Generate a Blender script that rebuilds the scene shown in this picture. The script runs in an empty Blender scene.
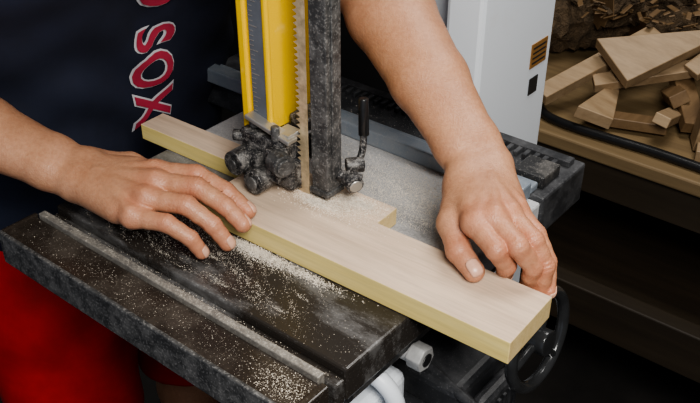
import bpy, bmesh, math, random
import numpy as np
from mathutils import Vector, Matrix
random.seed(4); np.random.seed(4)
YAW=math.radians(-39)
CA,SA=math.cos(YAW),math.sin(YAW)
H=1.0   # table height
def L2W(a,b,z): return (a*CA-b*SA, a*SA+b*CA, z)
COL=bpy.context.scene.collection

# ------------------------------------------------------------------ materials
def nt(name):
    m=bpy.data.materials.new(name); m.use_nodes=True
    t=m.node_tree; bs=t.nodes['Principled BSDF']
    return m,t,bs
def N(t,typ,**kw):
    n=t.nodes.new(typ)
    for k,v in kw.items():
        if k.startswith('_'): setattr(n,k[1:],v)
        else: n.inputs[k.replace('__',' ')].default_value=v
    return n
def coord(t,scale=(1,1,1),rot=(0,0,0)):
    tc=t.nodes.new('ShaderNodeTexCoord'); mp=t.nodes.new('ShaderNodeMapping')
    mp.inputs['Scale'].default_value=scale; mp.inputs['Rotation'].default_value=rot
    t.links.new(tc.outputs['Object'],mp.inputs['Vector']); return mp.outputs['Vector']
def ramp(t,fac,stops):
    r=t.nodes.new('ShaderNodeValToRGB'); t.links.new(fac,r.inputs['Fac'])
    e=r.color_ramp.elements
    while len(e)<len(stops): e.new(0.5)
    for i,(p,c) in enumerate(stops):
        e[i].position=p; e[i].color=(c[0],c[1],c[2],1) if not isinstance(c,(int,float)) else (c,c,c,1)
    return r.outputs['Color']
def mixc(t,fac,a,b):
    m=t.nodes.new('ShaderNodeMix'); m.data_type='RGBA'
    for s,v in ((0,fac),(6,a),(7,b)):
        if hasattr(v,'links') : t.links.new(v,m.inputs[s])
        elif isinstance(v,(int,float)): m.inputs[s].default_value=v
        else: m.inputs[s].default_value=(v[0],v[1],v[2],1)
    return m.outputs[2]
def noise(t,vec,scale,detail=4,rough=.6):
    n=N(t,'ShaderNodeTexNoise',Scale=scale,Detail=detail,Roughness=rough); t.links.new(vec,n.inputs['Vector']); return n.outputs['Fac']
def bump(t,bs,h,strength=.3,dist=.001):
    b=N(t,'ShaderNodeBump',Strength=strength,Distance=dist); t.links.new(h,b.inputs['Height']); t.links.new(b.outputs['Normal'],bs.inputs['Normal'])
def plain(name,col,rough=.5,metal=0,var=.12,scale=40,bmp=.1,dist=.001):
    m,t,bs=nt(name); v=coord(t); n=noise(t,v,scale)
    c=ramp(t,n,[(.3,[x*(1-var) for x in col]),(.7,[min(1,x*(1+var)) for x in col])])
    t.links.new(c,bs.inputs['Base Color']); bs.inputs['Roughness'].default_value=rough; bs.inputs['Metallic'].default_value=metal
    if bmp: bump(t,bs,noise(t,v,scale*6),bmp,dist)
    return m
def dusty(name,col,dust,rough=.3,metal=0,lo=.5,hi=.62,scale=30,fine=900,finelo=.62,spec=.5,fa=.6):
    m,t,bs=nt(name); v=coord(t)
    big=noise(t,v,scale,6,.65); sp=noise(t,v,fine,2,.5)
    a=ramp(t,big,[(lo,0),(hi,1)]); b=ramp(t,sp,[(finelo,0),(finelo+.07,1)])
    mx=N(t,'ShaderNodeMath',_operation='MULTIPLY_ADD'); t.links.new(a,mx.inputs[0]); mx.inputs[1].default_value=.55
    bb=N(t,'ShaderNodeMath',_operation='MULTIPLY'); t.links.new(b,bb.inputs[0]); bb.inputs[1].default_value=fa
    t.links.new(bb.outputs[0],mx.inputs[2])
    cl=N(t,'ShaderNodeClamp'); t.links.new(mx.outputs[0],cl.inputs[0])
    c=mixc(t,cl.outputs[0],col,dust); t.links.new(c,bs.inputs['Base Color'])
    r=N(t,'ShaderNodeMapRange'); t.links.new(cl.outputs[0],r.inputs[0]); r.inputs[3].default_value=rough; r.inputs[4].default_value=.85
    t.links.new(r.outputs[0],bs.inputs['Roughness'])
    bs.inputs['Metallic'].default_value=metal; bs.inputs['Specular IOR Level'].default_value=spec
    bump(t,bs,sp,.1,.0005)
    return m
def wood(name,c1,c2,c3,along='X',rot=0,scale=1,rough=.55,grain=.3):
    m,t,bs=nt(name)
    s=(3,45,45) if along=='X' else (45,3,45)
    v=coord(t,(s[0]*scale,s[1]*scale,s[2]*scale),(0,0,rot))
    n=noise(t,v,1.0,5,.6); n2=noise(t,v,6,3,.6)
    c=ramp(t,n,[(.3,c1),(.5,c2),(.72,c3)])
    c2_=mixc(t,grain,c,ramp(t,n2,[(.35,[x*.7 for x in c2]),(.65,[min(1,x*1.12) for x in c2])]))
    t.links.new(c2_,bs.inputs['Base Color']); bs.inputs['Roughness'].default_value=rough
    bump(t,bs,n2,.15,.0004)
    return m

M={}
def table_mat():
    m,t,bs=nt('dusty_cast_iron'); v=coord(t)
    sep=N(t,'ShaderNodeSeparateXYZ'); t.links.new(v,sep.inputs[0])
    # sawdust film is thick behind the workpiece, sparse on the operator side
    g=N(t,'ShaderNodeMapRange'); t.links.new(sep.outputs['Y'],g.inputs[0])
    g.inputs[1].default_value=-.10; g.inputs[2].default_value=.02; g.inputs[3].default_value=-.09; g.inputs[4].default_value=.38
    vs=coord(t,(.55,1.5,1))
    big=noise(t,vs,11,7,.68)
    ad=N(t,'ShaderNodeMath',_operation='ADD'); t.links.new(big,ad.inputs[0]); t.links.new(g.outputs[0],ad.inputs[1])
    a=ramp(t,ad.outputs[0],[(.40,0),(.88,1)])
    sp=noise(t,v,420,4,.7)
    ad2=N(t,'ShaderNodeMath',_operation='MULTIPLY_ADD'); t.links.new(ad.outputs[0],ad2.inputs[0]); ad2.inputs[1].default_value=.45; t.links.new(sp,ad2.inputs[2])
    b=ramp(t,ad2.outputs[0],[(.76,0),(.94,1)])
    mx=N(t,'ShaderNodeMath',_operation='MULTIPLY_ADD'); t.links.new(a,mx.inputs[0]); mx.inputs[1].default_value=.68
    bb=N(t,'ShaderNodeMath',_operation='MULTIPLY'); t.links.new(b,bb.inputs[0]); bb.inputs[1].default_value=.24; t.links.new(bb.outputs[0],mx.inputs[2])
    cl=N(t,'ShaderNodeClamp'); t.links.new(mx.outputs[0],cl.inputs[0])
    t.links.new(mixc(t,cl.outputs[0],(.028,.024,.021),(.50,.50,.51)),bs.inputs['Base Color'])
    r=N(t,'ShaderNodeMapRange'); t.links.new(cl.outputs[0],r.inputs[0]); r.inputs[3].default_value=.24; r.inputs[4].default_value=.75
    t.links.new(r.outputs[0],bs.inputs['Roughness']); bump(t,bs,sp,.08,.0005)
    return m
M['table']=table_mat()
M['tray']=dusty('dark_tray_dust',(.028,.022,.018),(.18,.155,.13),.22,0,.46,.88,14,420,.62,.5,.3)
M['iron']=dusty('black_iron_dust',(.02,.02,.021),(.30,.28,.26),.4,0,.5,.8,40,600,.62)
M['rail']=dusty('rail_black',(.024,.025,.028),(.20,.20,.21),.42,0,.45,.9,25,500,.62,.5,.35)
M['machined']=dusty('machined_strip',(.22,.205,.19),(.44,.41,.36),.35,.4,.4,.7,60,420,.54,.5,.4)
M['alu']=dusty('aluminium_fence',(.22,.255,.30),(.38,.38,.38),.4,.3,.45,.75,30,500,.6)
M['post']=dusty('guard_post_steel',(.045,.045,.046),(.28,.27,.26),.42,.2,.42,.75,60,420,.56,.5,.4)
M['guide']=dusty('guide_black',(.016,.016,.018),(.34,.32,.30),.35,0,.46,.7,110,600,.56,.5,.45)
M['yellow']=dusty('yellow_paint',(.80,.50,.008),(.85,.66,.25),.38,0,.62,.9,30,500,.68)
M['scale']=plain('scale_strip_grey',(.11,.12,.14),.5)
M['steel']=plain('steel',(.45,.44,.42),.35,.7)
M['blade']=plain('blade_steel',(.58,.46,.30),.4,.5,.3,120)
M['white']=dusty('white_enamel',(.74,.78,.84),(.64,.62,.60),.35,0,.6,.95,12,600,.7)
M['casting']=plain('grey_casting',(.35,.35,.35),.5,.1,.2,60,.3)
M['black']=plain('black_plastic',(.014,.014,.015),.3,0,.2,50,.1)
M['wheelblk']=plain('handwheel_enamel',(.034,.035,.037),.18,.3,.2,50,.05)
M['labelbrown']=plain('label_brown',(.26,.13,.04),.5)
M['labelblack']=plain('label_black',(.02,.02,.02),.5)
M['top']=wood('planed_board_top',(.44,.325,.235),(.57,.435,.325),(.66,.52,.40),'X',0,1,.55,.42)
M['side']=wood('board_edge_yellow',(.62,.46,.15),(.73,.58,.22),(.80,.66,.30),'X',0,1)
M['end']=wood('board_end',(.54,.39,.17),(.63,.48,.24),(.70,.54,.30),'X',0,2)
M['pale']=wood('pale_scrap',(.25,.165,.09),(.35,.245,.145),(.44,.32,.20),'X',0,.8)
M['tan']=wood('tan_scrap',(.12,.072,.035),(.17,.105,.052),(.23,.148,.077),'Y',0,.8)
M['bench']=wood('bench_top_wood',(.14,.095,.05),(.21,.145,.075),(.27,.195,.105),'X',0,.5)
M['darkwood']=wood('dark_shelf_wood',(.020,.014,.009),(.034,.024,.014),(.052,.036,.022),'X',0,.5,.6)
M['bark']=plain('bark',(.12,.08,.045),.9,0,.6,30,1,.012)
M['dust']=plain('sawdust_grain',(.72,.65,.56),.9,0,.2,200,0)
M['wall']=plain('wall_dark_paint',(.024,.022,.021),.9,0,.2,3,.2)
M['floor']=plain('concrete_floor_dark',(.028,.025,.023),.8,0,.35,6,.3)
M['ceil']=plain('ceiling_paint',(.25,.25,.24),.9,0,.05,3,.1)
M['shirt']=plain('navy_cotton',(.008,.011,.027),.85,0,.2,20,.35,.0006)
M['shorts']=plain('red_cotton',(.48,.012,.010),.75,0,.15,25,.35,.0006)
M['red']=plain('lettering_red',(.40,.03,.065),.7)
M['whitetx']=plain('lettering_white',(.58,.58,.62),.7)
M['shoe']=plain('shoe_leather',(.03,.03,.03),.5)
M['hair']=plain('brown_hair',(.03,.018,.01),.6,0,.5,60,.8,.004)
M['eye']=plain('eye_white',(.75,.73,.7),.15,0,.02,10,0)
M['iris']=plain('eye_iris',(.05,.03,.015),.1,0,.1,10,0)
M['nail']=plain('fingernail',(.56,.33,.24),.32,0,.05,300,0)
def skin_mat():
    m,t,bs=nt('skin'); v=coord(t)
    n=noise(t,v,35,4,.6); c=ramp(t,n,[(.3,(.38,.185,.105)),(.7,(.47,.25,.15))])
    n3=noise(t,v,260,3,.6); c=mixc(t,.22,c,ramp(t,n3,[(.35,(.28,.12,.065)),(.65,(.55,.31,.19))]))
    at=t.nodes.new('ShaderNodeAttribute'); at.attribute_name='tint'
    c=mixc(t,at.outputs['Fac'],c,(.48,.15,.09))
    t.links.new(c,bs.inputs['Base Color']); bs.inputs['Roughness'].default_value=.44
    bs.inputs['Subsurface Weight'].default_value=.06; bs.inputs['Subsurface Radius'].default_value=(.01,.004,.002); bs.inputs['Subsurface Scale'].default_value=.4
    vo=N(t,'ShaderNodeTexVoronoi',Scale=650); t.links.new(v,vo.inputs['Vector'])
    bump(t,bs,vo.outputs['Distance'],.35,.0008)
    return m
M['skin']=skin_mat()

# ------------------------------------------------------------------ helpers
def empty(name,loc=(0,0,0),rot=0):
    e=bpy.data.objects.new(name,None); COL.objects.link(e); e.location=loc; e.rotation_euler=(0,0,rot); e.empty_display_size=.05; return e
def obj_from_bm(name,bm,parent,mats,smooth=False,bevel=0,seg=2):
    me=bpy.data.meshes.new(name); bm.normal_update(); bm.to_mesh(me); bm.free()
    for m in (mats if isinstance(mats,(list,tuple)) else [mats]): me.materials.append(m)
    o=bpy.data.objects.new(name,me); COL.objects.link(o)
    if parent: o.parent=parent
    if smooth:
        for p in me.polygons: p.use_smooth=True
    if bevel:
        b=o.modifiers.new('bevel','BEVEL'); b.width=bevel; b.segments=seg; b.limit_method='ANGLE'
    return o
def add_box(bm,x,y,z,mi=0,mat=None):
    vs=[bm.verts.new((X,Y,Z)) for X in x for Y in y for Z in z]
    if mat is not None:
        for q in vs: q.co=mat@q.co
    fs=[(0,1,3,2),(4,6,7,5),(0,4,5,1),(2,3,7,6),(0,2,6,4),(1,5,7,3)]
    out=[]
    for f in fs:
        F=bm.faces.new([vs[i] for i in f]); F.material_index=mi; out.append(F)
    return out
def box(name,parent,x,y,z,m,bevel=.002):
    bm=bmesh.new(); add_box(bm,x,y,z); return obj_from_bm(name,bm,parent,m,bevel=bevel)
def add_cyl(bm,p0,p1,r0,r1=None,seg=24,mi=0,cap=True,mcap=None):
    p0=Vector(p0);p1=Vector(p1); r1=r0 if r1 is None else r1
    d=(p1-p0).normalized(); u=d.orthogonal().normalized(); w=d.cross(u)
    A=[];B=[]
    for i in range(seg):
        t=2*math.pi*i/seg; k=u*math.cos(t)+w*math.sin(t)
        A.append(bm.verts.new(p0+k*r0)); B.append(bm.verts.new(p1+k*r1))
    for i in range(seg):
        j=(i+1)%seg; f=bm.faces.new((A[i],A[j],B[j],B[i])); f.material_index=mi; f.smooth=True
    if cap:
        f=bm.faces.new(A[::-1]); f.material_index=mi if mcap is None else mcap; f=bm.faces.new(B); f.material_index=mi if mcap is None else mcap
def cyl(name,parent,p0,p1,r,m,r1=None,bevel=.0012,seg=28):
    bm=bmesh.new(); add_cyl(bm,p0,p1,r,r1,seg); return obj_from_bm(name,bm,parent,m,bevel=bevel)
def tube(name,parent,pts,r,m,res=8):
    cu=bpy.data.curves.new(name,'CURVE'); cu.dimensions='3D'; cu.bevel_depth=r; cu.bevel_resolution=res//2; cu.use_fill_caps=True
    s=cu.splines.new('NURBS'); s.points.add(len(pts)-1); s.order_u=3; s.use_endpoint_u=True; s.resolution_u=8
    for i,p in enumerate(pts): s.points[i].co=(*p,1)
    o=bpy.data.objects.new(name+'_c',cu); COL.objects.link(o)
    bpy.context.view_layer.update()
    me=bpy.data.meshes.new_from_object(o.evaluated_get(bpy.context.evaluated_depsgraph_get()))
    bpy.data.objects.remove(o); me.name=name; me.materials.clear(); me.materials.append(m)
    o=bpy.data.objects.new(name,me); COL.objects.link(o); o.parent=parent
    for p in me.polygons: p.use_smooth=True
    return o
def torus(name,parent,c,axis,R,r,m,S=48,s=14):
    bm=bmesh.new(); axis=Vector(axis).normalized(); u=axis.orthogonal().normalized(); w=axis.cross(u); c=Vector(c)
    g=[]
    for i in range(S):
        t=2*math.pi*i/S; k=u*math.cos(t)+w*math.sin(t)
        g.append([bm.verts.new(c+k*(R+r*math.cos(2*math.pi*j/s))+axis*r*math.sin(2*math.pi*j/s)) for j in range(s)])
    for i in range(S):
        for j in range(s):
            bm.faces.new((g[i][j],g[(i+1)%S][j],g[(i+1)%S][(j+1)%s],g[i][(j+1)%s]))
    return obj_from_bm(name,bm,parent,m,smooth=True)

# ------------------------------------------------------------------ SDF modelling
def cone(p,a,b,r1,r2):
    a=np.array(a,np.float32);b=np.array(b,np.float32)
    ba=b-a; pa=p-a; h=np.clip(pa@ba/max(1e-12,float(ba@ba)),0,1)
    return np.linalg.norm(pa-h[:,None]*ba,axis=1)-(r1+(r2-r1)*h)
def smin(a,b,k):
    h=np.clip(.5+.5*(b-a)/k,0,1); return b+(a-b)*h-k*h*(1-h)
def chain(p,pts,rs,k):
    d=None
    for i in range(len(pts)-1):
        e=cone(p,pts[i],pts[i+1],rs[i],rs[i+1]); d=e if d is None else smin(d,e,k)
    return d
def grad(f,p,e):
    g=np.zeros_like(p)
    for i,s in enumerate(((1,-1,-1),(-1,-1,1),(-1,1,-1),(1,1,1))):
        s=np.array(s,np.float32); g+=s*f(p+s*e)[:,None]
    return g/np.maximum(1e-9,np.linalg.norm(g,axis=1))[:,None]
def mesh_sdf(name,f,lo,hi,vox,parent,m,tint=None,smooth_it=2):
    lo=np.array(lo,np.float32); B=16
    nb=np.ceil((np.array(hi)-lo)/vox/B).astype(int); n=nb*B+1
    vals=np.ones(n,np.float32)
    bi=np.stack(np.meshgrid(*[np.arange(k) for k in nb],indexing='ij'),-1).reshape(-1,3)
    cen=(lo+(bi*B+B/2)*vox).astype(np.float32)
    d=f(cen); R=B/2*vox*1.733*1.2+vox
    g=np.stack(np.meshgrid(*[np.arange(B+1)]*3,indexing='ij'),-1).reshape(-1,3)
    for q,dd in zip(bi,d):
        o=q*B
        if abs(dd)>R:
            if dd<0: vals[o[0]:o[0]+B+1,o[1]:o[1]+B+1,o[2]:o[2]+B+1]=-1
            continue
        pts=(lo+(g+o)*vox).astype(np.float32)
        vals[o[0]:o[0]+B+1,o[1]:o[1]+B+1,o[2]:o[2]+B+1]=f(pts).reshape(B+1,B+1,B+1)
    ins=vals<0
    c=np.zeros(np.array(n)-1,np.int8)
    for x in (0,1):
        for y in (0,1):
            for z in (0,1):
                c+=ins[x:n[0]-1+x,y:n[1]-1+y,z:n[2]-1+z]
    mixed=(c>0)&(c<8); idx=np.full(c.shape,-1,np.int32); cells=np.argwhere(mixed); idx[mixed]=np.arange(len(cells))
    V=(lo+(cells+.5)*vox).astype(np.float32)
    quads=[]
    for ax in range(3):
        s0=[slice(None)]*3; s1=[slice(None)]*3; s0[ax]=slice(0,-1); s1[ax]=slice(1,None)
        A=ins[tuple(s0)];Bb=ins[tuple(s1)]
        e=np.argwhere(A!=Bb); o1,o2=[(1,2),(2,0),(0,1)][ax]
        ok=(e[:,o1]>0)&(e[:,o2]>0)&(e[:,o1]<n[o1]-1)&(e[:,o2]<n[o2]-1); e=e[ok]
        def at(d1,d2):
            q=e.copy(); q[:,o1]-=d1; q[:,o2]-=d2; return idx[q[:,0],q[:,1],q[:,2]]
        Q=np.stack([at(1,1),at(0,1),at(0,0),at(1,0)],1)
        fl=A[e[:,0],e[:,1],e[:,2]]
        Q[~fl]=Q[~fl][:,::-1]; quads.append(Q)
    Q=np.concatenate(quads); Q=Q[(Q>=0).all(1)]
    def newton(V):
        out=V.copy()
        for s in range(0,len(V),200000):
            q=V[s:s+200000]; dd=np.clip(f(q),-vox,vox); out[s:s+200000]=q-dd[:,None]*grad(f,q,vox*.4)
        return out
    V=newton(newton(V))
    E=np.concatenate([Q[:,[0,1]],Q[:,[1,2]],Q[:,[2,3]],Q[:,[3,0]]])
    for it in range(smooth_it):
        acc=np.zeros_like(V); cnt=np.bincount(E[:,0],minlength=len(V))+np.bincount(E[:,1],minlength=len(V))
        for k in range(3):
            acc[:,k]=np.bincount(E[:,0],V[E[:,1],k],len(V))+np.bincount(E[:,1],V[E[:,0],k],len(V))
        V=V*.5+.5*acc/np.maximum(1,cnt)[:,None]; V=V.astype(np.float32)
        V=newton(V)
    me=bpy.data.meshes.new(name); me.vertices.add(len(V)); me.vertices.foreach_set('co',V.ravel())
    me.loops.add(len(Q)*4); me.loops.foreach_set('vertex_index',Q.ravel().astype(np.int32))
    me.polygons.add(len(Q)); me.polygons.foreach_set('loop_start',np.arange(0,len(Q)*4,4,dtype=np.int32))
    me.polygons.foreach_set('use_smooth',np.ones(len(Q),bool))
    me.update(calc_edges=True); me.validate()
    me.materials.append(m)
    if tint is not None:
        at=me.attributes.new('tint','FLOAT','POINT'); at.data.foreach_set('value',tint(V).astype(np.float32))
    o=bpy.data.objects.new(name,me); COL.objects.link(o); o.parent=parent
    return o

# ================================================================== ROOM
def roombox(name,x,y,z,m):
    bm=bmesh.new(); add_box(bm,x,y,z); o=obj_from_bm(name,bm,None,m); o.rotation_euler=(0,0,YAW); return o
roombox('floor',(-1.9,2.3),(-2.2,1.55),(-.06,0),M['floor'])
roombox('wall_back',(-1.9,2.3),(1.45,1.55),(0,2.6),M['wall'])
roombox('wall_left',(-1.9,-1.8),(-2.2,1.45),(0,2.6),M['wall'])
roombox('wall_right',(2.2,2.3),(-2.2,1.45),(0,2.6),M['wall'])
roombox('ceiling',(-1.9,2.3),(-2.2,1.55),(2.6,2.66),M['ceil'])
roombox('baseboard_back',(-1.8,2.2),(1.435,1.45),(0,.1),M['darkwood'])

# ================================================================== BANDSAW
S=empty('bandsaw',(0,0,H),YAW)
bm=bmesh.new()
add_box(bm,(-.235,.158),(-.200,.124),(-.036,0))
add_box(bm,(-.235,.158),(-.213,-.200),(-.036,-.009))
obj_from_bm('table_top',bm,S,M['table'],bevel=.0025)
box('table_machined_strip',S,(-.235,.146),(-.2215,-.213),(-.03,.0005),M['machined'],.001)
bm=bmesh.new()
add_box(bm,(-.237,.156),(-.262,-.2215),(-.036,-.005))
add_box(bm,(-.240,-.235),(-.262,-.2215),(-.038,.0005))
add_box(bm,(.150,.158),(-.262,-.2215),(-.038,-.001))
obj_from_bm('table_front_tray',bm,S,M['tray'],bevel=.0015)
bm=bmesh.new()
add_box(bm,(-.240,.158),(-.2665,-.262),(-.038,.0005))
obj_from_bm('table_front_lip',bm,S,M['post'],bevel=.0015)
bm=bmesh.new()
for a in (-.2,-.1,.0,.1,.145): add_box(bm,(a-.004,a+.004),(-.19,.12),(-.055,-.034))
obj_from_bm('table_ribs',bm,S,M['iron'])
box('back_rail',S,(-.36,.160),(.1255,.224),(-.046,.004),M['rail'],.003)
bm=bmesh.new()
add_box(bm,(-.36,.150),(.200,.214),(.004,.011))
for k in range(44): add_box(bm,(-.35+k*.0112,-.3445+k*.0112),(.186,.200),(.004,.010))
obj_from_bm('back_rail_rack',bm,S,M['rail'],bevel=.0006,seg=1)
bm=bmesh.new()
add_box(bm,(-.38,.145),(.106,.125),(.0005,.020))
add_box(bm,(-.38,.145),(.125,.140),(.004,.013))
obj_from_bm('fence_rail',bm,S,M['alu'],bevel=.002)
box('fence_clamp_block',S,(.112,.150),(.141,.180),(.004,.018),M['iron'],.002)
def housing(name,zc,r,a0,a1,bc,m):
    bm=bmesh.new(); prof=[]
    for i in range(48):
        t=2*math.pi*i/48; prof.append((bc+r*math.cos(t),zc+r*math.sin(t)))
    A=[bm.verts.new((a0,p[0],p[1])) for p in prof];B=[bm.verts.new((a1,p[0],p[1])) for p in prof]
    for i in range(48):
        j=(i+1)%48; bm.faces.new((A[i],B[i],B[j],A[j]))
    bm.faces.new(A); bm.faces.new(B[::-1]); bmesh.ops.recalc_face_normals(bm,faces=bm.faces)
    return obj_from_bm(name,bm,S,m,bevel=.008,seg=3)
housing('lower_wheel_housing',-.44,.21,-.12,.0,.14,M['white'])
housing('upper_wheel_housing',.66,.205,-.12,.0,.14,M['white'])
box('column',S,(-.052,.0),(.245,.432),(-.62,.8),M['white'],.006)
box('column_back_flange',S,(-.13,-.052),(.31,.44),(-.62,.8),M['white'],.006)
box('column_door_seam',S,(-.0535,-.052),(.262,.266),(-.62,.8),M['rail'],0)
bm=bmesh.new()
add_box(bm,(-.16,.06),(-.06,.40),(-.70,-.64)); add_box(bm,(-.2,.1),(-.1,.44),(-1.0,-.70))
obj_from_bm('machine_stand',bm,S,M['black'],bevel=.01)
box('column_label_brown',S,(.0002,.0014),(.374,.416),(.018,.052),M['labelbrown'],0)
box('column_label_black',S,(.0002,.0014),(.378,.400),(-.022,.002),M['labelblack'],0)
bm=bmesh.new()
for k in range(4): add_box(bm,(.0014,.0018),(.378,.412),(.023+k*.007,.0255+k*.007))
obj_from_bm('column_label_lines',bm,S,M['labelblack'])
# guide post (yellow channel)
PA0,PA1,PB0,PB1=-.0938,-.0608,-.050,.044
bm=bmesh.new()
add_box(bm,(PA0,PA1),(PB0,PB1),(.078,.62))
add_box(bm,(PA0-.004,PA0+.006),(PB0-.003,PB0+.004),(.074,.62))
add_box(bm,(PA1-.004,PA1+.003),(PB1-.004,PB1+.003),(.100,.62))
add_box(bm,(PA1-.004,PA1+.0025),(PB0-.0025,PB0+.003),(.085,.62))
obj_from_bm('guide_post_cover',bm,S,M['yellow'],bevel=.002)
bm=bmesh.new()
add_box(bm,(PA0+.011,PA1-.004),(PB0-.0015,PB0),(.090,.5))
obj_from_bm('guide_post_scale',bm,S,M['scale'])
bm=bmesh.new()
for k in range(60): add_box(bm,(PA0+.012,PA0+(.017 if k%5 else .022)),(PB0-.0019,PB0-.0014),(.092+k*.005,.0927+k*.005))
obj_from_bm('guide_post_scale_marks',bm,S,M['steel'])
bm=bmesh.new()
add_box(bm,(-.0575,-.051),(.024,.036),(.085,.62))
for k in range(80): add_box(bm,(-.051,-.0475),(.025,.035),(.088+k*.0065,.0912+k*.0065))
obj_from_bm('guide_post_rack',bm,S,M['steel'],bevel=.0004,seg=1)
# blade with teeth
bm=bmesh.new(); bx0,bx1,bb=-.027,-.016,-.0455; pitch=.0062
nT=int(1.12/pitch)
pr=[]
for i in range(nT):
    z=-.46+i*pitch; pr+= [(bx0+.0012,z),(bx0-.0036,z+pitch*.35),(bx0+.0012,z+pitch*.75)]
for i in range(len(pr)-1):
    v=[bm.verts.new((pr[i][0],bb,pr[i][1])),bm.verts.new((bx1,bb,pr[i][1])),bm.verts.new((bx1,bb,pr[i+1][1])),bm.verts.new((pr[i+1][0],bb,pr[i+1][1]))]
    bm.faces.new(v)
bmesh.ops.remove_doubles(bm,verts=bm.verts,dist=1e-6)
o=obj_from_bm('saw_blade',bm,S,M['blade']); so=o.modifiers.new('s','SOLIDIFY'); so.thickness=.0009; so.offset=0
bm=bmesh.new()
add_box(bm,(-.012,.009),(-.046,-.024),(.030,.62))
add_box(bm,(-.014,.011),(-.048,-.022),(.030,.036))
add_box(bm,(.009,.0115),(-.040,-.030),(.05,.62))
obj_from_bm('blade_guard_post',bm,S,M['post'],bevel=.0015)
# guide assembly
bm=bmesh.new()
add_box(bm,(-.092,-.034),(-.064,-.030),(.046,.084))
add_box(bm,(-.098,-.052),(-.046,-.006),(.062,.084))
add_box(bm,(-.054,-.026),(-.060,-.036),(.030,.060))
add_box(bm,(-.040,-.014),(-.022,.004),(.048,.076))
add_box(bm,(-.084,-.060),(-.074,-.058),(.034,.066))
add_box(bm,(-.048,-.030),(-.076,-.058),(.044,.080))
add_box(bm,(-.056,-.030),(-.030,.010),(.084,.098))
obj_from_bm('guide_block',bm,S,M['guide'],bevel=.003)
bm=bmesh.new()
add_box(bm,(-.030,.030),(-.007,.007),(-.0025,.0025),0,Matrix.Translation((-.056,-.056,.092))@Matrix.Rotation(.20,4,'Y'))
add_box(bm,(-.010,.010),(-.010,.010),(-.003,.003),0,Matrix.Translation((-.040,-.048,.0885)))
obj_from_bm('guide_plate',bm,S,M['steel'],bevel=.001)
cyl('guide_bearing_left',S,(-.080,-.066,.056),(-.080,-.088,.056),.0130,M['guide'])
cyl('guide_bearing_left_hub',S,(-.080,-.088,.056),(-.080,-.0905,.056),.0058,M['post'])
cyl('guide_bearing_low',S,(-.056,-.062,.042),(-.056,-.086,.042),.0130,M['guide'])
cyl('guide_bearing_low_hub',S,(-.056,-.086,.042),(-.056,-.0885,.042),.0072,M['post'])
cyl('guide_knob_side',S,(-.038,-.070,.069),(-.020,-.076,.069),.0118,M['post'])
cyl('guide_knob_side_cap',S,(-.020,-.076,.069),(-.0175,-.077,.069),.0085,M['post'])
cyl('guide_bolt_top',S,(-.080,-.054,.085),(-.080,-.054,.097),.0060,M['post'],seg=6)
cyl('guide_thumbscrew',S,(-.092,-.058,.072),(-.102,-.064,.072),.006,M['guide'])
cyl('guide_adjuster_rod',S,(-.044,-.062,.084),(-.044,-.062,.100),.0045,M['post'])
cyl('guard_clamp_rod',S,(.008,-.030,.050),(.030,-.018,.046),.0055,M['guide'])
cyl('guard_clamp_knob',S,(.020,-.026,.050),(.034,-.033,.048),.0092,M['guide'])
cyl('guard_clamp_knob_cap',S,(.034,-.033,.048),(.0355,-.0338,.0477),.0068,M['steel'])
tube('ratchet_lever',S,[(.010,-.010,.052),(.012,-.004,.053),(.013,.004,.060),(.010,.010,.080),(.007,.012,.112)],.0038,M['guide'])
cyl('ratchet_lever_hub',S,(.006,-.014,.052),(.018,.000,.052),.0080,M['guide'])
cyl('ratchet_lever_grip',S,(.0095,.0105,.078),(.007,.0125,.118),.0056,M['black'],.0050)
# trunnion + under table
bm=bmesh.new()
for b0 in (-.13,.06):
    A=[];B=[]
    for i in range(25):
        t=math.pi*i/24; A.append(bm.verts.new((-.03+.10*math.cos(t),b0,-.05-.09*math.sin(t)))); B.append(bm.verts.new((-.03+.10*math.cos(t),b0+.03,-.05-.09*math.sin(t))))
    for i in range(24): bm.faces.new((A[i],A[i+1],B[i+1],B[i]))
    bm.faces.new(A[::-1]);bm.faces.new(B);bm.faces.new((A[0],B[0],B[-1],A[-1]))
add_box(bm,(-.09,.03),(-.12,.20),(-.27,-.12))
obj_from_bm('trunnion',bm,S,M['casting'],bevel=.004)
bm=bmesh.new()
add_box(bm,(.035,.135),(-.150,-.075),(-.20,-.105)); add_box(bm,(.02,.09),(-.17,-.10),(-.32,-.12))
obj_from_bm('tilt_bracket',bm,S,M['white'],bevel=.010,seg=3)
cyl('tilt_lock_bolt',S,(.10,-.092,-.062),(.162,-.092,-.062),.010,M['casting'])
cyl('tilt_lock_bolt_head',S,(.150,-.092,-.062),(.166,-.092,-.062),.0135,M['casting'],seg=6)
cyl('tilt_lock_bolt_hole',S,(.166,-.092,-.062),(.1675,-.092,-.062),.007,M['black'],seg=20)
tube('tilt_lock_lever',S,[(.10,-.13,-.07),(.13,-.125,-.075),(.152,-.12,-.095),(.155,-.118,-.13),(.15,-.11,-.20)],.009,M['white'])
bm=bmesh.new()
add_box(bm,(.05,.18),(-.05,.06),(-.26,-.13)); add_box(bm,(.18,.20),(-.03,.04),(-.23,-.15)); add_box(bm,(.06,.15),(-.075,-.05),(-.24,-.16))
obj_from_bm('motor_switch_box',bm,S,M['rail'],bevel=.010,seg=3)
bm=bmesh.new()
for k in range(6): add_box(bm,(.195,.203),(-.028+k*.011,-.023+k*.011),(-.22,-.16))
obj_from_bm('motor_cooling_fins',bm,S,M['rail'],bevel=.001)
hc=Vector((.238,-.014,-.050)); hax=Vector((1,-.02,.10)).normalized()
torus('handwheel_rim',S,hc,hax,.048,.0060,M['wheelblk'])
cyl('handwheel_hub',S,hc-hax*.012,hc+hax*.012,.013,M['wheelblk'])
u=hax.orthogonal().normalized(); w=hax.cross(u)
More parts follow.
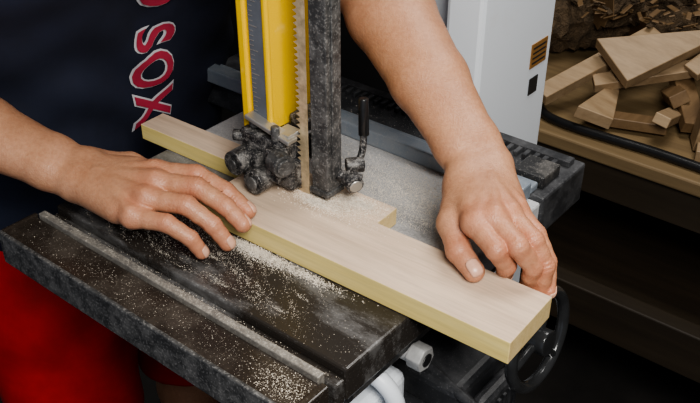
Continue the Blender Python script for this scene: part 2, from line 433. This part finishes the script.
for k in range(3):
    t=2*math.pi*k/3+.4; d=u*math.cos(t)+w*math.sin(t)
    cyl('handwheel_spoke_%d'%(k+1),S,hc,hc+d*.046,.0045,M['wheelblk'])
cyl('handwheel_shaft',S,hc-hax*.012,hc-hax*.15,.006,M['steel'])
cyl('fence_guide_rod',S,(.05,-.02,-.12),(.27,-.06,-.150),.006,M['rail'])

# ================================================================== BOARDS
def plank(name,loc,rot,L,Wd,T,mats,bevel=.0008):
    bm=bmesh.new(); fs=add_box(bm,(0,L),(-Wd,0),(0,T))
    bm.normal_update(); bmesh.ops.recalc_face_normals(bm,faces=bm.faces)
    for f in bm.faces:
        n=f.normal; f.material_index=0 if abs(n.z)>.5 else (1 if abs(n.y)>.5 else 2)
    o=obj_from_bm(name,bm,None,mats,bevel=bevel); o.location=loc; o.rotation_euler=(0,0,rot); return o
BA=math.atan2(-.2145,.2818)
plank('wooden_board',(-.1067,.0252,H+.0006),BA,.3541,.0747,.0236,[M['top'],M['side'],M['end']])
d=Vector((math.cos(BA),math.sin(BA))); nrm=Vector((-d.y,d.x))
st=Vector((-.1067,.0252))+nrm*.0385-d*.176
plank('wooden_offcut_strip',(st.x,st.y,H+.0006),BA,.340,.0352,.0195,[M['top'],M['side'],M['end']])

# ================================================================== SAWDUST
bm=bmesh.new()
def flake(x,y,z,s):
    d=Vector((random.gauss(0,1),random.gauss(0,1),random.gauss(0,.4))).normalized(); e=d.orthogonal().normalized()
    c=Vector((x,y,z)); h=Vector((0,0,s*.5))
    v=[bm.verts.new(c+d*s),bm.verts.new(c-d*s*.7+e*s*.6),bm.verts.new(c-d*s*.5-e*s*.6),bm.verts.new(c+h)]
    for f in ((0,1,2),(0,3,1),(1,3,2),(2,3,0)): bm.faces.new([v[i] for i in f])
d2=Vector((math.cos(BA),math.sin(BA))); n2=Vector((-d2.y,d2.x))
def bc(a,b):
    X,Y,_=L2W(a,b,0); r=Vector((X+.1067,Y-.0252)); return r.dot(d2),r.dot(n2)
def surf_z(a,b):
    al,ac=bc(a,b)
    if 0<al<.353 and -.074<ac<0: return .0244
    if -.175<al<.163 and .004<ac<.038: return .0203
    if -.18<al<.36 and -.078<ac<.041: return None
    if .104<b: return None
    return .0005
def scat(n,ca,cb,sa,sb,s0=.00022,s1=.0006,z=None,lim=(-.232,.155,-.198,.104),onwood=False):
    k=0
    while k<n:
        a=random.gauss(ca,sa); b=random.gauss(cb,sb); k+=1
        if not(lim[0]<a<lim[1] and lim[2]<b<lim[3]): continue
        zz=z if z is not None else surf_z(a,b)
        if zz is None or (zz>.01)!=onwood: continue
        flake(a,b,zz,random.uniform(s0,s1))
scat(4200,-.035,-.125,.040,.011); scat(2200,-.015,-.118,.022,.006,.0003,.0010); scat(80,-.03,-.12,.03,.01,.001,.0022)
scat(1500,-.10,-.155,.06,.02); scat(600,.05,-.18,.07,.015); scat(900,-.18,-.10,.03,.05)
for k in range(70):   # drifts and streaks left by the hand and the board
    ca=random.uniform(-.20,.08); cb=random.uniform(-.19,-.11); th=random.uniform(-.7,.2); L=random.uniform(.01,.05)
    for i in range(80):
        t=random.gauss(0,.5)*L; q=random.gauss(0,.0012)
        a=ca+math.cos(th)*t-math.sin(th)*q; b=cb+math.sin(th)*t+math.cos(th)*q
        if -.23<a<.15 and -.198<b<.10 and surf_z(a,b)==.0005: flake(a,b,.0005,random.uniform(.0002,.0006))
scat(6000,.05,.04,.045,.035,.0003,.0008); scat(6000,.08,.06,.05,.03,.0003,.0007); scat(2500,-.02,.05,.05,.03,.0003,.0008)
scat(2000,-.15,.05,.05,.03)
scat(3500,.015,-.03,.035,.018,.0003,.0009,onwood=True); scat(3500,.0,-.042,.022,.010,.0003,.001,onwood=True)
scat(1100,-.05,-.24,.12,.012,.0002,.0006,-.0045,(-.232,.148,-.259,-.2235))
scat(900,.128,-.242,.018,.010,.0003,.0009,-.004,(-.1,.148,-.259,-.2235))
scat(500,-.02,-.206,.15,.003,.0003,.0008,-.0085,(-.232,.155,-.211,-.202))
scat(700,-.05,-.2175,.15,.003,.0002,.0006,.0007,(-.232,.143,-.221,-.2135))
scat(1500,.0,.115,.12,.006,.0002,.0006,.0202,(-.23,.143,.107,.124))
scat(1600,.03,.16,.10,.03,.0002,.0006,.0042,(-.23,.110,.141,.185))
def heap(al0,ac0,ra,rb,h,zb,n):  # loose pile built from individual grains
    for i in range(n):
        x=random.gauss(0,.42); y=random.gauss(0,.42); r2=x*x+y*y
        if r2>1.6: continue
        al=al0+x*ra; ac=ac0+y*rb
        X=-.1067+d2.x*al+n2.x*ac; Y=.0252+d2.y*al+n2.y*ac
        flake(X*CA+Y*SA,-X*SA+Y*CA,zb+random.random()*h*max(.05,1-r2),random.uniform(.0003,.0011))
heap(.085,-.0845,.050,.010,.003,.0006,2600); heap(.150,-.084,.040,.007,.0018,.0006,900)
heap(.128,.022,.034,.014,.0022,.0202,1800); heap(.085,.012,.018,.008,.003,.0202,800); heap(.10,-.010,.03,.008,.0012,.0242,900)
for i in range(2600):
    t=random.random(); al=.02+.30*t; ac=-.0775-abs(random.gauss(0,.005))
    X=-.1067+d2.x*al+n2.x*ac; Y=.0252+d2.y*al+n2.y*ac
    a=X*CA+Y*SA; b=-X*SA+Y*CA
    if a<.15 and random.random()<math.exp(-((al-.08)/.08)**2): flake(a,b,.0006+random.random()*.002,random.uniform(.0003,.0010))
o=obj_from_bm('sawdust',bm,None,M['dust']); o.location=(0,0,H); o.rotation_euler=(0,0,YAW)

# ================================================================== WORKBENCH + SCRAPS
WB=empty('workbench',(0,0,H),YAW)
box('bench_top',WB,(-.45,1.3),(.80,1.38),(-.340,-.312),M['bench'],.004)
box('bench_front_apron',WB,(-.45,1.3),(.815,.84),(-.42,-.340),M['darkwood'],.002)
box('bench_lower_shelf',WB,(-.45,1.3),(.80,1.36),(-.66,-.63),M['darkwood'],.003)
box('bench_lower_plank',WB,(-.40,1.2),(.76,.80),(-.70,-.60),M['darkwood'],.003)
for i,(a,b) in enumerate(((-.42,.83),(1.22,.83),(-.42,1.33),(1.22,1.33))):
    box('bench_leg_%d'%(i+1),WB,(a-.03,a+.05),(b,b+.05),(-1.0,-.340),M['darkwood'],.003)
b0=-.312
tube('power_cable',WB,[(-.235,.90,b0+.010),(-.21,.85,b0+.010),(-.15,.832,b0+.010),(-.05,.835,b0+.010),(.05,.842,b0+.010),(.25,.83,b0+.010)],.009,M['black'])
SC=bmesh.new()
def fit(vs):   # rest on the bench: lift pieces whose lowest corner would sink in
    lo=min(v.co.z for v in vs)
    if lo<b0+.001:
        for v in vs: v.co.z+=b0+.001-lo
def scrap(c,size,rz=0,rx=0,ry=0,mi=0):
    m=Matrix.Translation(c)@Matrix.Rotation(rz,4,'Z')@Matrix.Rotation(ry,4,'Y')@Matrix.Rotation(rx,4,'X')
    x,y,z=[s/2 for s in size]; fs=add_box(SC,(-x,x),(-y,y),(-z,z),mi,m); fit({v for f in fs for v in f.verts})
def wedge(c,L,W,T,rz,rx=0,ry=0,mi=0):
    m=Matrix.Translation(c)@Matrix.Rotation(rz,4,'Z')@Matrix.Rotation(ry,4,'Y')@Matrix.Rotation(rx,4,'X')
    vs=[SC.verts.new(m@Vector(q)) for q in ((-L/2,-W/2,-T/2),(L/2,-W/2,-T/2),(-L/2,W/2,-T/2),(-L/2,-W/2,T/2),(L/2,-W/2,T/2),(-L/2,W/2,T/2))]
    fit(vs)
    for f in ((0,2,1),(3,4,5),(0,1,4,3),(1,2,5,4),(2,0,3,5)):
        F=SC.faces.new([vs[i] for i in f]); F.material_index=mi
scrap((-.15,.97,b0+.085),(.28,.035,.026),math.radians(64),.3,-.30,0)
wedge((-.05,1.03,b0+.150),.24,.11,.03,math.radians(56),.5,-.35,0)
wedge((-.12,.92,b0+.045),.18,.07,.025,math.radians(110),.25,-.05,0)
scrap((-.06,.99,b0+.080),(.20,.03,.022),math.radians(35),.4,-.2,0)
scrap((.01,1.02,b0+.055),(.20,.04,.026),math.radians(125),.1,-.3,1)
scrap((-.04,.905,b0+.020),(.13,.034,.020),math.radians(20),0,0,1)
scrap((.02,.93,b0+.04),(.12,.03,.02),math.radians(95),.2,.3,0)
scrap((.095,.925,b0+.050),(.038,.045,.10),.5,.10,.05,0)
scrap((.145,.94,b0+.045),(.042,.045,.085),.2,0,.16,0)
scrap((.115,.985,b0+.075),(.034,.045,.15),.9,.15,.25,0)
scrap((.175,.98,b0+.060),(.034,.05,.12),1.4,-.15,-.2,0)
scrap((.15,.890,b0+.018),(.11,.036,.022),.30,0,0,0)
scrap((.24,.95,b0+.03),(.14,.05,.04),1.1,0,.2,1)
scrap((.09,1.10,b0+.10),(.20,.04,.025),.5,.4,.6,0)
scrap((.20,1.06,b0+.07),(.14,.05,.03),2.2,.3,.4,1)
scrap((.05,1.08,b0+.14),(.17,.035,.02),1.1,.3,-.5,0)
for i in range(40):
    b=random.uniform(.98,1.28)
    scrap((random.uniform(-.02,.5),b,b0+.04+max(0,(b-1.0))*.25+random.uniform(0,.05)),(random.uniform(.05,.15),random.uniform(.015,.04),random.uniform(.010,.030)),random.uniform(0,3.1),random.uniform(-.8,.8),random.uniform(-.8,.8),random.choice((0,1,1)))
def log(p0,p1,r,seg=26,rings=22):
    p0=Vector(p0);p1=Vector(p1); dd=(p1-p0).normalized(); u=dd.orthogonal().normalized(); w=dd.cross(u); g=[]
    for i in range(rings):
        c=p0.lerp(p1,i/(rings-1)); row=[]
        for j in range(seg):
            t=2*math.pi*j/seg; k=1+.10*math.sin(3*t+i*.3)+random.uniform(-.13,.13)
            row.append(SC.verts.new(c+(u*math.cos(t)+w*math.sin(t))*r*k))
        g.append(row)
    for i in range(rings-1):
        for j in range(seg):
            f=SC.faces.new((g[i][j],g[i][(j+1)%seg],g[i+1][(j+1)%seg],g[i+1][j])); f.material_index=2
    f=SC.faces.new(g[0][::-1]); f.material_index=1; f=SC.faces.new(g[-1]); f.material_index=1
log((-.36,1.10,b0+.085),(-.20,1.32,b0+.088),.065); log((-.24,1.13,b0+.15),(-.10,1.33,b0+.17),.06)
log((-.40,1.22,b0+.16),(-.26,1.35,b0+.17),.055); log((-.16,1.18,b0+.08),(.0,1.34,b0+.08),.06); log((-.30,1.26,b0+.25),(-.10,1.34,b0+.24),.055)
log((.0,1.25,b0+.19),(.2,1.33,b0+.17),.05)
for i in range(300):
    a=random.uniform(-.36,.02); b=random.uniform(1.08,1.28); z=b0+.13+max(0,(b-1.1))*.7+random.uniform(0,.03)
    scrap((a,b,z),(random.uniform(.012,.035),random.uniform(.005,.012),.003),random.uniform(0,3.1),random.uniform(-.6,.6),random.uniform(-.6,.6),random.choice((1,1,2)))
o=obj_from_bm('wood_scrap_pile',SC,None,[M['pale'],M['tan'],M['bark']],bevel=.0012,seg=1); o.location=(0,0,H); o.rotation_euler=(0,0,YAW)

# ================================================================== MAN
MAN=empty('man',(0,0,H))
def mm(*t): return tuple(x/1000 for x in t)
def arm(name,shoulder,elbow,wrist,across,mcps,fingers,thumb,rads,lo,hi,thumb_up):
    sh,el,wr=map(np.array,(shoulder,elbow,wrist)); ac=np.array(across,float); ac/=np.linalg.norm(ac)
    def lerp(t): return el+(wr-el)*t
    fore=[]
    for s in (1,-1):
        pts=[el,lerp(.25)+ac*s*.010,lerp(.6)+ac*s*.011,lerp(.9)+ac*s*.0125,wr+ac*s*.0135]
        fore.append((pts,[.040,.037,.0285,.0195,.0185]))
    hd=np.mean(mcps,axis=0)-wr; hd/=np.linalg.norm(hd)
    carp=[wr+ac*s+hd*.012 for s in (.016,.006,-.006,-.016)]
    pr=[.0140,.0145,.0140,.0130]
    pn=np.cross(np.array(mcps[0])-wr,np.array(mcps[3])-wr); pn/=np.linalg.norm(pn)
    if pn[2]>0: pn=-pn
    def palm(p):
        d=chain(p,[sh,el],[.052,.042],.02)
        for pts,rs in fore: d=smin(d,chain(p,pts,rs,.01),.02)
        for c,m,r,rr in zip(carp,mcps,pr,rads): d=smin(d,cone(p,c,m,r,rr*1.12),.012)
        d=smin(d,cone(p,thumb[0],thumb[1],.0165,.0140),.012)
        d=smin(d,cone(p,carp[0],thumb[0],.014,.0150),.012)
        d=smin(d,cone(p,carp[3]+pn*.006,np.array(mcps[3])*.7+carp[3]*.3+pn*.006,.0125,.011),.012)
        w0=np.array(thumb[1])*.55+np.array(thumb[0])*.45; w1=np.array(mcps[0])*.7+carp[0]*.3
        d=smin(d,cone(p,w0,w1,.010,.010),.010)
        for m in mcps:
            a0=wr+hd*.035-pn*.011; d=smin(d,cone(p,a0,np.array(m)-pn*(.0100),.0018,.0036),.006)
        return d
    fl=[]
    for m,fg,r in zip(mcps,fingers,rads):
        pts=[np.array(m)]+[np.array(q) for q in fg]; fl.append((pts,[r*1.08,r*.98,r*.87,r*.77]))
    tp=[np.array(q) for q in thumb]; fl.append((tp[1:],[.0138,.0118,.0098]))
    def one(p,pts,rs):
        d=None
        for i in range(len(pts)-1):
            mid=(pts[i]+pts[i+1])/2; rm=(rs[i]+rs[i+1])/2*.94
            for a,b,r1,r2 in ((pts[i],mid,rs[i],rm),(mid,pts[i+1],rm,rs[i+1])):
                e=cone(p,a,b,r1,r2); d=e if d is None else smin(d,e,.002)
        return d
    joints=[]
    for pts,rs in fl:
        for i in range(1,len(pts)-1):
            ax=pts[i+1]-pts[i-1]; ax/=np.linalg.norm(ax)
            o_=pts[i]-(pts[i-1]+pts[i+1])/2; o_-=ax*(o_@ax)
            if np.linalg.norm(o_)<1e-4: o_=np.array((0,0,1.))
            o_/=np.linalg.norm(o_)
            joints.append((pts[i],ax,o_,rs[i]))
    def f(p):
        p=p.astype(np.float32); base=palm(p); d=base
        for pts,rs in fl:
            q=one(p,pts,rs); j=smin(q,base,.007); d=np.minimum(d,j)
        for c,ax,o_,r in joints:
            v=p-c.astype(np.float32); l=np.linalg.norm(v,axis=1); near=l<r*2
            if near.any():
                s=v@ax.astype(np.float32); up=np.clip((v@o_.astype(np.float32))/r,0,1)
                cr=np.exp(-(s/.0010)**2)+.8*np.exp(-((s-.0032)/.0010)**2)+.8*np.exp(-((s+.0032)/.0010)**2)
                d=d+np.where(near,cr*up*.0007,0)
        return d
    def tint(V):
        t=np.zeros(len(V))
        for c,ax,o_,r in joints: t+=.50*np.exp(-(np.linalg.norm(V-c,axis=1)/(r*1.25))**2)
        for m in mcps: t+=.38*np.exp(-(np.linalg.norm(V-np.array(m),axis=1)/.016)**2)
        for pts,rs in fl: t+=.45*np.exp(-(np.linalg.norm(V-pts[-1],axis=1)/.012)**2)
        return np.clip(t,0,.7)
    mesh_sdf(name,f,lo,hi,.0014,MAN,M['skin'],tint)
    for k,(pts,rs) in enumerate(fl):
        tip=pts[-1]; ax=pts[-1]-pts[-2]; ax/=np.linalg.norm(ax)
        up=pts[-2]-(pts[-3]+pts[-1])/2 if k<4 else np.array(thumb_up,float)
        up=up-ax*(up@ax); up/=np.linalg.norm(up); sd=np.cross(ax,up); r=rs[-1]
        G=9; P_=[]
        for i in range(G):
            for j in range(G):
                x=-1+2*i/(G-1); y=-1+2*j/(G-1)
                X=x*math.sqrt(1-y*y/2); Y=y*math.sqrt(1-x*x/2)
                X=.55*X+.45*x; Y=.55*Y+.45*y
                P_.append(tip+ax*(.0006+X*r*.82)+sd*Y*r*.66+up*r*1.0)
        P_=np.array(P_,np.float32)
        for _ in range(4):
            dd=f(P_)-.00025; P_=P_-dd[:,None]*up.astype(np.float32)
        bm=bmesh.new(); vs=[bm.verts.new(q) for q in P_]
        for i in range(G-1):
            for j in range(G-1): bm.faces.new((vs[i*G+j],vs[(i+1)*G+j],vs[(i+1)*G+j+1],vs[i*G+j+1]))
        o=obj_from_bm(name+'_nail_%d'%(k+1),bm,MAN,M['nail'],smooth=True)
        so=o.modifiers.new('s','SOLIDIFY'); so.thickness=.0006; so.offset=0
SHR=(-.389,.035,.40); SHL=(-.150,.330,.40)
arm('right_arm',SHR,(-.528,.075,.116),(-.279,-.016,.045),(0.1,1,.12),
    [mm(-192,-34,56),mm(-188,-55,57),mm(-194,-75,51),mm(-206,-91,41)],
    [[mm(-151,-42,58),mm(-121,-56,48),mm(-99,-70,34)],
     [mm(-148,-63,57),mm(-119,-77,44),mm(-102,-90,32)],
     [mm(-155,-84,50),mm(-130,-94,34),mm(-117,-98,15.5)],
     [mm(-172,-101,41),mm(-150,-106,27),mm(-141,-106,11)]],
    [mm(-262,8,37),mm(-232,20,31),mm(-200,16,22),mm(-176,6,13)],
    [.0106,.0107,.0102,.0092],(-.60,-.20,-.02),(-.07,.17,.47),(0,.3,1))
arm('left_arm',SHL,(.017,.18,.188),(.124,-.052,.075),(-1,-.25,-.15),
    [mm(110,-141,68),mm(126,-141,73),mm(142,-130,70),mm(153,-112,62)],
    [[mm(126,-170,60),mm(138,-163,38),mm(140,-146,14)],
     [mm(144,-170,64),mm(160,-169,41),mm(160,-160,13)],
     [mm(160,-157,61),mm(172,-165,39),mm(170,-167,10)],
     [mm(168,-134,52),mm(178,-150,33),mm(177,-168,13)]],
    [mm(106,-76,64),mm(94,-118,52),mm(97,-146,42),mm(109,-166,34)],
    [.0101,.0103,.0098,.0087],(-.22,-.20,-.02),(.22,.40,.47),(-.2,-.2,1))

def lw(a,b,z): return L2W(a,b,z)
ha=np.array((CA,SA,0)); hb=np.array((-SA,CA,0))
hip=[(-.495,.02+s*.075,-.13) for s in(1,-1)]; waist=[(-.465,.02+s*.075,.06) for s in(1,-1)]; chest=[(-.37,-.01+s*.085,.29) for s in(1,-1)]; shd=[(-.345,-.03+s*.13,.41) for s in (1,-1)]
def shirt(p):
    d=None
    for i,s in enumerate((1,-1)):
        e=chain(p,[lw(*hip[i]),lw(*waist[i]),lw(*chest[i]),lw(*shd[i])],[.132,.128,.135,.070],.05)
        d=e if d is None else smin(d,e,.08)
    d=smin(d,cone(p,lw(-.33,-.03,.43),lw(-.315,-.03,.50),.075,.055),.04)
    for sh,el in ((SHR,(-.528,.075,.116)),(SHL,(.017,.18,.188))):
        sh=np.array(sh);el=np.array(el); e2=sh+(el-sh)*.72; n=(el-sh)/np.linalg.norm(el-sh)
        q=cone(p,sh,e2,.072,.066); q=np.maximum(q,(p-(sh+(el-sh)*.70))@n)
        d=smin(d,q,.04)
    w=p@ha; u=p@hb; z=p[:,2]
    d=d+.004*np.sin(u*38+6*np.sin(z*9))*np.sin(z*30+u*14)+.0025*np.sin(z*70+u*30+3*np.sin(u*22))
    return np.maximum(d,-(z+.20))*.9
def shorts(p):
    d=None
    for s in (1,-1):
        e=chain(p,[lw(-.495,.02+s*.07,-.12),lw(-.49,.02+s*.10,-.30),lw(-.475,.02+s*.125,-.60)],[.120,.112,.100],.03)
        d=e if d is None else smin(d,e,.03)
    d=d+.003*np.sin((p@hb)*60+4*np.sin(p[:,2]*12))
    return np.maximum(np.maximum(d,-(p[:,2]+.58)),p[:,2]+.10)*.9
def legs(p):
    d=None
    for s in (1,-1):
        e=chain(p,[lw(-.49,.02+s*.10,-.3),lw(-.475,.02+s*.12,-.54),lw(-.50,.02+s*.125,-.68),lw(-.49,.02+s*.13,-.93)],[.075,.058,.056,.038],.03)
        d=e if d is None else np.minimum(d,e)
    return d
def shoes(p):
    d=None
    for s in (1,-1):
        e=smin(cone(p,lw(-.51,.02+s*.13,-.945),lw(-.37,.02+s*.15,-.96),.045,.040),cone(p,lw(-.50,.02+s*.13,-.93),lw(-.49,.02+s*.13,-.89),.045,.046),.03)
        d=e if d is None else np.minimum(d,e)
    return np.maximum(d,-(p[:,2]+.9985))
mesh_sdf('shirt',shirt,(-.80,-.20,-.24),(.10,.72,.60),.006,MAN,M['shirt'])
mesh_sdf('shorts',shorts,(-.75,0,-.64),(0,.75,-.06),.006,MAN,M['shorts'])
mesh_sdf('legs',legs,(-.75,0,-1.0),(0,.75,-.2),.006,MAN,M['skin'])
mesh_sdf('shoes',shoes,(-.75,0,-1.02),(0,.75,-.8),.005,MAN,M['shoe'])
# head
hcen=np.array(lw(-.27,-.03,.64)); pit=math.radians(35)
fx=ha*math.cos(pit)+np.array((0,0,-math.sin(pit))); fz=ha*math.sin(pit)+np.array((0,0,math.cos(pit))); fy=hb
Rm=np.stack([fx,fy,fz]) 
def hloc(p): return (p-hcen)@Rm.T.astype(np.float32)
def ell(q,c,r):
    v=(q-np.array(c,np.float32))/np.array(r,np.float32); return (np.linalg.norm(v,axis=1)-1)*min(r)
def head(p):
    q=hloc(p.astype(np.float32))
    d=ell(q,(-.01,0,.03),(.098,.076,.088))
    d=smin(d,ell(q,(.025,0,-.045),(.062,.056,.066)),.04)
    d=smin(d,cone(q,(.060,0,-.088),(.066,0,-.090),.018,.018),.02)
    for s in(1,-1):
        d=smin(d,cone(q,(.074,s*.012,.022),(.066,s*.045,.024),.010,.009),.012)
        d=smin(d,cone(q,(.062,s*.042,-.020),(.050,s*.050,-.020),.014,.014),.02)
        e=ell(q,(.086,s*.031,.004),(.012,.017,.011)); d=-smin(-d,e,.008)
        d=smin(d,ell(q,(-.008,s*.078,-.005),(.020,.009,.032)),.006)
    d=smin(d,cone(q,(.088,0,.012),(.108,0,-.026),.007,.012),.010)
    for s in (1,-1): d=smin(d,cone(q,(.096,s*.011,-.028),(.096,s*.012,-.028),.008,.008),.006)
    d=smin(d,cone(q,(.088,-.020,-.052),(.088,.020,-.052),.006,.006),.006)
    d=smin(d,cone(q,(.085,-.017,-.062),(.085,.017,-.062),.007,.007),.006)
    d=smin(d,cone(p,lw(-.325,-.03,.46),lw(-.30,-.03,.58),.056,.056),.03)
    return d
mesh_sdf('head',head,tuple(hcen-.22),tuple(hcen+.2),.003,MAN,M['skin'])
def hair(p):
    q=hloc(p.astype(np.float32)); d=ell(q,(-.015,0,.038),(.106,.084,.092))+.002*np.sin(q[:,0]*220+q[:,1]*160)
    return np.maximum(d,.9*(q[:,0]*.62-q[:,2]*.78-.005))
mesh_sdf('hair',hair,tuple(hcen-.2),tuple(hcen+.2),.004,MAN,M['hair'])
for s in (1,-1):
    c=hcen+Rm.T@np.array((.076,s*.031,.004)); bm=bmesh.new(); bmesh.ops.create_uvsphere(bm,u_segments=20,v_segments=14,radius=.0125,matrix=Matrix.Translation(c))
    obj_from_bm('eye_%d'%(1 if s>0 else 2),bm,MAN,M['eye'],smooth=True)
    c=c+fx*.0075; bm=bmesh.new(); bmesh.ops.create_uvsphere(bm,u_segments=16,v_segments=10,radius=.0062,matrix=Matrix.Translation(c))
    obj_from_bm('iris_%d'%(1 if s>0 else 2),bm,MAN,M['iris'],smooth=True)
# lettering printed on the shirt front, running down the body
def letter(name,offset,m,lift,b_base,z_start):
    cu=bpy.data.curves.new(name,'FONT'); cu.body='RED SOX'; cu.size=1; cu.offset=offset; cu.resolution_u=4; cu.space_character=1.15
    o=bpy.data.objects.new(name,cu); COL.objects.link(o); bpy.context.view_layer.update()
    me=bpy.data.meshes.new_from_object(o.evaluated_get(bpy.context.evaluated_depsgraph_get())); bpy.data.objects.remove(o)
    bm=bmesh.new(); bm.from_mesh(me); bmesh.ops.triangulate(bm,faces=bm.faces)
    for _ in range(3):
        es=[e for e in bm.edges if e.calc_length()>.12]
        if es: bmesh.ops.subdivide_edges(bm,edges=es,cuts=1); bmesh.ops.triangulate(bm,faces=bm.faces)
    co=np.array([v.co for v in bm.verts]); xmax=XM[0] if XM[0] else co[:,0].max(); XM[0]=xmax
    sx,sy=.066,.080
    dz=(xmax-co[:,0])*sx
    z=z_start+dz; b=b_base+co[:,1]*sy-dz*.08
    P=np.array([lw(-.05,bb,zz) for bb,zz in zip(b,z)],np.float32)
    for _ in range(60):
        dd=shirt(P)-lift; P=P-dd[:,None]*ha.astype(np.float32)*.8
    for v,q in zip(bm.verts,P): v.co=q
    bmesh.ops.recalc_face_normals(bm,faces=bm.faces)
    obj_from_bm(name,bm,MAN,m)
XM=[None]
letter('shirt_lettering_red',.022,M['red'],.0026,-.010,-.026)
letter('shirt_lettering_outline',.052,M['whitetx'],.0012,-.010,-.026)

# ================================================================== LIGHTS
def area(name,loc,tgt,size,power,col):
    l=bpy.data.lights.new(name,'AREA'); l.energy=power; l.size=size; l.color=col; o=bpy.data.objects.new(name,l); COL.objects.link(o)
    o.location=loc; o.rotation_euler=(Vector(tgt)-Vector(loc)).to_track_quat('-Z','Y').to_euler(); return o
area('workshop_lamp',(.22,-.98,H+.90),(0,0,H),.50,23,(1,.97,.91))
area('overhead_fill',(.5,.4,H+1.5),(.2,.3,H-.3),.7,18,(1,.97,.93))  # fill added overhead to brighten column and background, not a real fixture
w=bpy.data.worlds.new('world'); bpy.context.scene.world=w; w.use_nodes=True
w.node_tree.nodes['Background'].inputs[0].default_value=(.6,.7,.9,1); w.node_tree.nodes['Background'].inputs[1].default_value=.4
# ================================================================== CAMERA
cam=bpy.data.cameras.new('camera'); co=bpy.data.objects.new('camera',cam); COL.objects.link(co)
co.location=(0,-.797,H+.517); co.rotation_euler=(math.radians(90-33),0,0)
cam.sensor_width=36; cam.lens=36*900/700; cam.clip_start=.02
bpy.context.scene.camera=co
bpy.context.scene.view_settings.view_transform='AgX'
bpy.context.scene.view_settings.look='AgX - Medium High Contrast'
